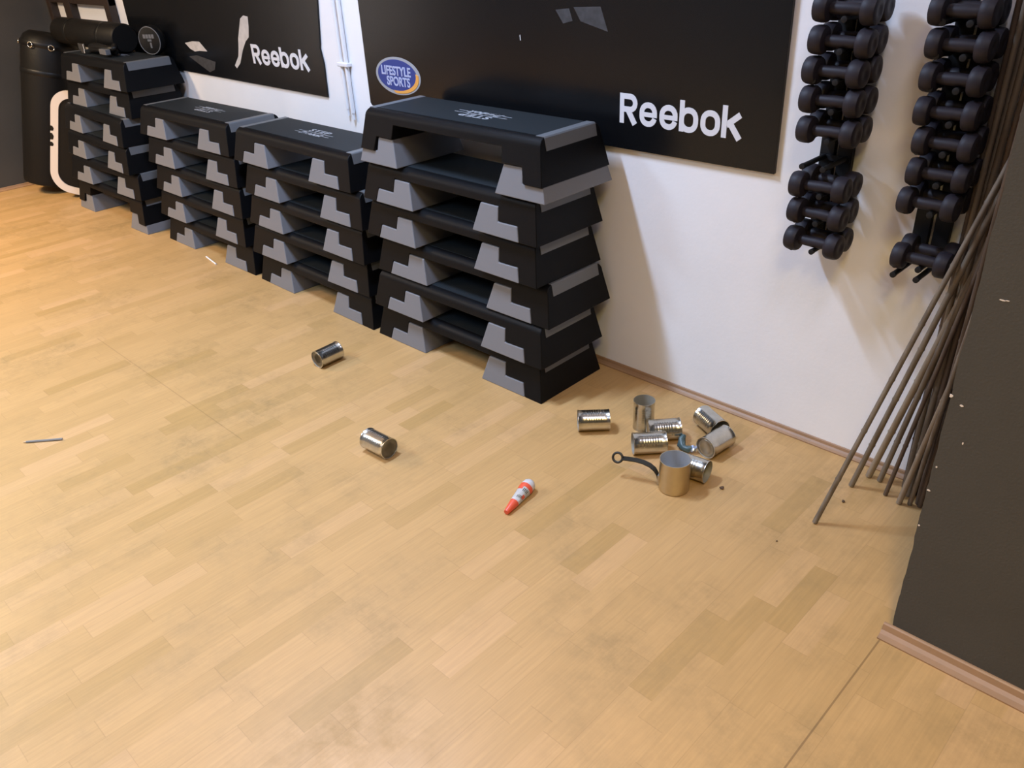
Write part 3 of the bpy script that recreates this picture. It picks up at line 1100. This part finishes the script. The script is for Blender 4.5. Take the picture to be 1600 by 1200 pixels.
# angle of the side that faces up
up_ang = math.atan2(v0.z, u0.z)
bm = bmesh.new()
patch(bm, 0.108, 0.1235, up_ang - 2.0, up_ang + 2.0, 20)
patch(bm, 0.096, 0.110, up_ang + -0.9, up_ang + 0.1, 8)
patch(bm, 0.068, 0.082, up_ang + 0.9, up_ang + 1.5, 6)
link_mesh('label_band', bm, M['red'], body)['label'] = 'red band of the label'
bm = bmesh.new()
for k in range(5):
    patch(bm, 0.060 + 0.001 * k, 0.070 + 0.0015 * k, up_ang + 0.1 + 0.22 * k, up_ang + 0.2 + 0.22 * k, 3)
for k in range(4):
    patch(bm, 0.090, 0.103, up_ang + 0.3 + 0.25 * k, up_ang + 0.42 + 0.25 * k, 3)
link_mesh('label_print', bm, M['ink'], body)

# ------------------------------------------------------------------ small things on the floor
sc_ = thing('plastic_scrap', 'crumpled teal scrap between the tin cans, behind the brass pot', 'scrap', (0.150, -0.340, 0))
bm = bmesh.new()
tube(bm, [(-0.024, 0.022, 0.036), (-0.027, 0.010, 0.026), (-0.018, -0.004, 0.012), (-0.002, -0.012, 0.008), (0.014, -0.010, 0.011), (0.024, -0.002, 0.018)],
     [0.005, 0.011, 0.013, 0.011, 0.011, 0.006], 12)
for v in bm.verts:
    v.co += Vector((random.uniform(-1, 1), random.uniform(-1, 1), random.uniform(-1, 1))) * 0.0022
lo = min(v.co.z for v in bm.verts)
bmesh.ops.translate(bm, verts=bm.verts, vec=(0, 0, -lo))
link_mesh('shred', bm, M['teal'], sc_, smooth=60)
bm = bmesh.new()
bmesh.ops.create_icosphere(bm, subdivisions=2, radius=0.012)
for v in bm.verts:
    v.co *= random.uniform(0.75, 1.15)
bmesh.ops.translate(bm, verts=bm.verts, vec=(0.026, 0.0, 0.017))
link_mesh('foil_bit', bm, M['foil'], sc_)['label'] = 'shiny blue tip'

pen = thing('pencil', 'short grey pencil lying alone at the left of the floor', 'pencil', (-1.683, -1.837, 0.0042))
pd = Vector((0.094, 0.107, 0)).normalized()
bm = bmesh.new()
lathe(bm, [(0.0, 0.012), (0.0042, 0.012), (0.0042, 0.140), (0.0, 0.140)], 6, pd, close=False)
link_mesh('shaft', bm, M['pencil'], pen)
bm = bmesh.new()
lathe(bm, [(0.0, 0.0), (0.0008, 0.0), (0.0038, 0.012), (0.0, 0.012)], 12, pd, close=False)
link_mesh('point', bm, M['pale_wood'], pen)['label'] = 'sharpened pale wood point'

bm = bmesh.new()
tube(bm, [(-2.925, -0.462, 0.0045), (-2.775, -0.485, 0.0045)], 0.0042, 10)
tag(link_mesh('drinking_straw', bm, M['white'], None, smooth=40), 'thin white straw on the floor below the second stack from the left', 'straw')

for (x, y, s, lb) in ((0.352, -0.447, 0.006, 'tiny brown crumb on the floor right of the brass pot'),
                      (0.600, -0.560, 0.0025, 'tiny dark crumb on the bare floor nearest the viewer, right side'),
                      (0.660, -0.270, 0.005, 'tiny brown crumb on the floor among the bamboo cane feet')):
    bm = bmesh.new()
    bmesh.ops.create_icosphere(bm, subdivisions=2, radius=s)
    for v in bm.verts:
        v.co = Vector((v.co.x * random.uniform(0.7, 1.5), v.co.y * random.uniform(0.7, 1.5), v.co.z * 0.6))
    lo = min(v.co.z for v in bm.verts)
    bmesh.ops.translate(bm, verts=bm.verts, vec=(x, y, -lo))
    tag(link_mesh('floor_crumb', bm, M['crumb'], None), lb, 'crumb')

# ------------------------------------------------------------------ far left corner: bag, shield and pads
bag = thing('punch_bag', 'tall black leather punch bag leaning in the far left corner', 'punch bag', (-5.185, -0.475, 0.049), (math.radians(-15.5), math.radians(3.0), 0))
bm = bmesh.new()
R = 0.178
lathe(bm, [(0, 0.0), (R - 0.02, 0.0), (R - 0.005, 0.008), (R, 0.03), (R, 0.55), (R * 1.01, 0.75), (R, 0.95), (R * 0.9, 0.99), (R * 0.7, 1.015), (0, 1.02)], 40, close=False)
link_mesh('bag_body', bm, M['leather_dull'], bag, smooth=40)
bm = bmesh.new()
for z0 in (0.74, 0.92):
    lathe(bm, [(R * 1.015, z0), (R * 1.03, z0 + 0.004), (R * 1.03, z0 + 0.030), (R * 1.015, z0 + 0.034)], 40, close=False)
link_mesh('band', bm, M['leather'], bag, smooth=40)
for a in (-2.2, -1.0, -0.3, 2.0):
    bm = bmesh.new()
    c = Vector((math.cos(a) * R * 1.03, math.sin(a) * R * 1.03, 0.93))
    n = Vector((math.cos(a), math.sin(a), 0))
    s = Vector((-n.y, n.x, 0))
    tube(bm, [c + n * 0.008 + (s * math.cos(t) + Vector((0, 0, 1)) * math.sin(t)) * 0.017 for t in [2 * math.pi * k / 16 for k in range(17)]], 0.0032, 8, cap=False)
    link_mesh('ring', bm, M['chrome'], bag, smooth=60)['label'] = 'chrome hanging ring'

# kick shield with a white edge band
sh = thing('kick_shield', 'black kick shield with a white edge band, between punch bag and far stack', 'kick shield', (-4.825, -0.415, 0.026))
sh.rotation_euler = (0.0, math.radians(18.0), math.radians(46.0))


def rounded(hw, h, r, n=10):
    P = math.pi
    return (rr(0, P / 2, r, (hw - r, h - r), n) + rr(P / 2, P, r, (-hw + r, h - r), n) +
            rr(P, 1.5 * P, r, (-hw + r, r), n) + rr(1.5 * P, 2 * P, r, (hw - r, r), n))


bm = bmesh.new()
plate(bm, rounded(0.180, 0.70, 0.13), -0.045, 0.045)
link_mesh('pad', bm, M['leather_dull'], sh, smooth=30)
bm = bmesh.new()
o1, i1 = rounded(0.182, 0.7005, 0.13), [(x, z) for x, z in rounded(0.132, 0.604, 0.09)]
i1 = [(x, z + 0.047) for x, z in i1]
n = len(o1)
for i in range(n):
    j = (i + 1) % n
    plate(bm, [o1[i], o1[j], i1[j], i1[i]], -0.052, -0.043)
bandw = link_mesh('edge_band', bm, M['leather_white'], sh)
bandw['label'] = 'white edge band'
bm = bmesh.new()
for z0, hgt in ((0.30, 0.030), (0.345, 0.045), (0.405, 0.035)):
    plate(bm, [(-0.1825, z0), (-0.164, z0 + 0.004), (-0.160, z0 + hgt * 0.6), (-0.170, z0 + hgt), (-0.1825, z0 + hgt)], -0.0535, -0.051)
link_mesh('band_print', bm, M['leather'], bandw)['label'] = 'black marks on the band'

# rolled mat, round pad and strap on the far stack
bm = bmesh.new()
rollr = 0.083
t = thing('rolled_mat', 'long black rolled mat lying along the wall on top of the far stack', 'mat', (-4.98, -0.168, TOP1 + rollr + 0.0005))
lathe(bm, [(0, 0.0), (rollr - 0.008, 0.0), (rollr, 0.01), (rollr, 0.98), (rollr - 0.008, 0.99), (0, 0.99)], 28, (1, 0, 0), close=False)
link_mesh('roll', bm, M['leather_dull'], t, smooth=40)
bm = bmesh.new()
for h in (0.22, 0.74):
    lathe(bm, [(rollr + 0.0005, h), (rollr + 0.002, h + 0.002), (rollr + 0.002, h + 0.036), (rollr + 0.0005, h + 0.038)], 28, (1, 0, 0), close=False)
link_mesh('strap', bm, M['leather'], t, smooth=40)

nrm = Vector((0.42, -0.91, 0)).normalized()
pad = thing('round_pad', 'round black pad with a pale ringed emblem, standing on the far stack', 'pad', (-3.735, -0.125, TOP1 + 0.0815))
bm = bmesh.new()
lathe(bm, [(0, -0.045), (0.066, -0.045), (0.078, -0.035), (0.081, -0.02), (0.081, 0.0), (0.076, 0.012), (0.070, 0.014), (0, 0.014)], 40, nrm, close=False)
link_mesh('cushion', bm, M['leather'], pad, smooth=40)
bm = bmesh.new()
d1, u1, v1 = frame_of(nrm)
tube(bm, [d1 * 0.012 + (u1 * math.cos(a) + v1 * math.sin(a)) * 0.074 for a in [2 * math.pi * k / 40 for k in range(41)]], 0.0028, 8, cap=False)
emb = link_mesh('emblem_ring', bm, M['trim'], pad, smooth=60)
emb['label'] = 'pale grey ring'
bm = bmesh.new()
uu = Vector((-nrm.y, nrm.x, 0))
for x0, x1, z0, z1 in ((-0.040, -0.022, 0.012, 0.034), (-0.019, -0.002, 0.012, 0.034), (0.001, 0.018, 0.012, 0.034), (0.021, 0.038, 0.012, 0.034),
                       (-0.012, 0.016, -0.004, 0.007), (0.0, 0.012, -0.040, -0.010)):
    q = [bm.verts.new(nrm * 0.0146 + uu * x + Vector((0, 0, zz))) for x, zz in ((x0, z0), (x1, z0), (x1, z1), (x0, z1))]
    bm.faces.new(q)
link_mesh('emblem_print', bm, M['trim'], pad)['label'] = 'pale emblem bars'

t = thing('training_belt', 'black belt with a silver buckle, bundled on the far stack below the rolled mat', 'belt', (-4.13, -0.275, TOP1))
bm = bmesh.new()
pts = []
for k in range(40):
    a = k / 39 * 4.2 * math.pi
    rx = 0.115 + 0.018 * math.sin(a * 0.7)
    pts.append((0.05 + rx * math.cos(a) * 1.35, 0.030 * math.sin(a), 0.020 + 0.030 * k / 39 + 0.005 * math.sin(3 * a)))
tube(bm, pts, 0.017, 10)
link_mesh('webbing', bm, M['leather'], t, smooth=60)
bm = bmesh.new()
box(bm, -0.19, -0.105, -0.056, -0.046, 0.022, 0.060)
box(bm, -0.15, -0.100, -0.060, -0.052, 0.006, 0.026)
link_mesh('buckle', bm, M['chrome'], t, bevel=0.003)['label'] = 'silver buckle'
bm = bmesh.new()
box(bm, 0.13, 0.225, -0.060, -0.030, 0.016, 0.046)
link_mesh('belt_tag', bm, M['trim'], t, bevel=0.003)['label'] = 'grey label patch'

# dark wooden frame on the wall behind
t = thing('wooden_frame', 'dark brown wooden frame on the wall in the far left corner', 'frame', (0, 0, 0))
y0, y1 = YW - 0.045, YW - 0.001
link_mesh('rail', boxbm(-5.40, -4.335, y0, y1, 1.050, 1.105), M['brown_wood'], t, bevel=0.002)
link_mesh('rail', boxbm(-5.40, -4.335, y0, y1, 1.203, 1.250), M['brown_wood'], t, bevel=0.002)
link_mesh('rail', boxbm(-5.40, -4.335, y0, y1, 1.70, 1.75), M['brown_wood'], t, bevel=0.002)
for x0, x1 in ((-5.40, -5.335), (-5.09, -4.975), (-4.41, -4.335)):
    link_mesh('post', boxbm(x0, x1, y0 - 0.004, y1, 1.02, 1.80), M['brown_wood'], t, bevel=0.002)
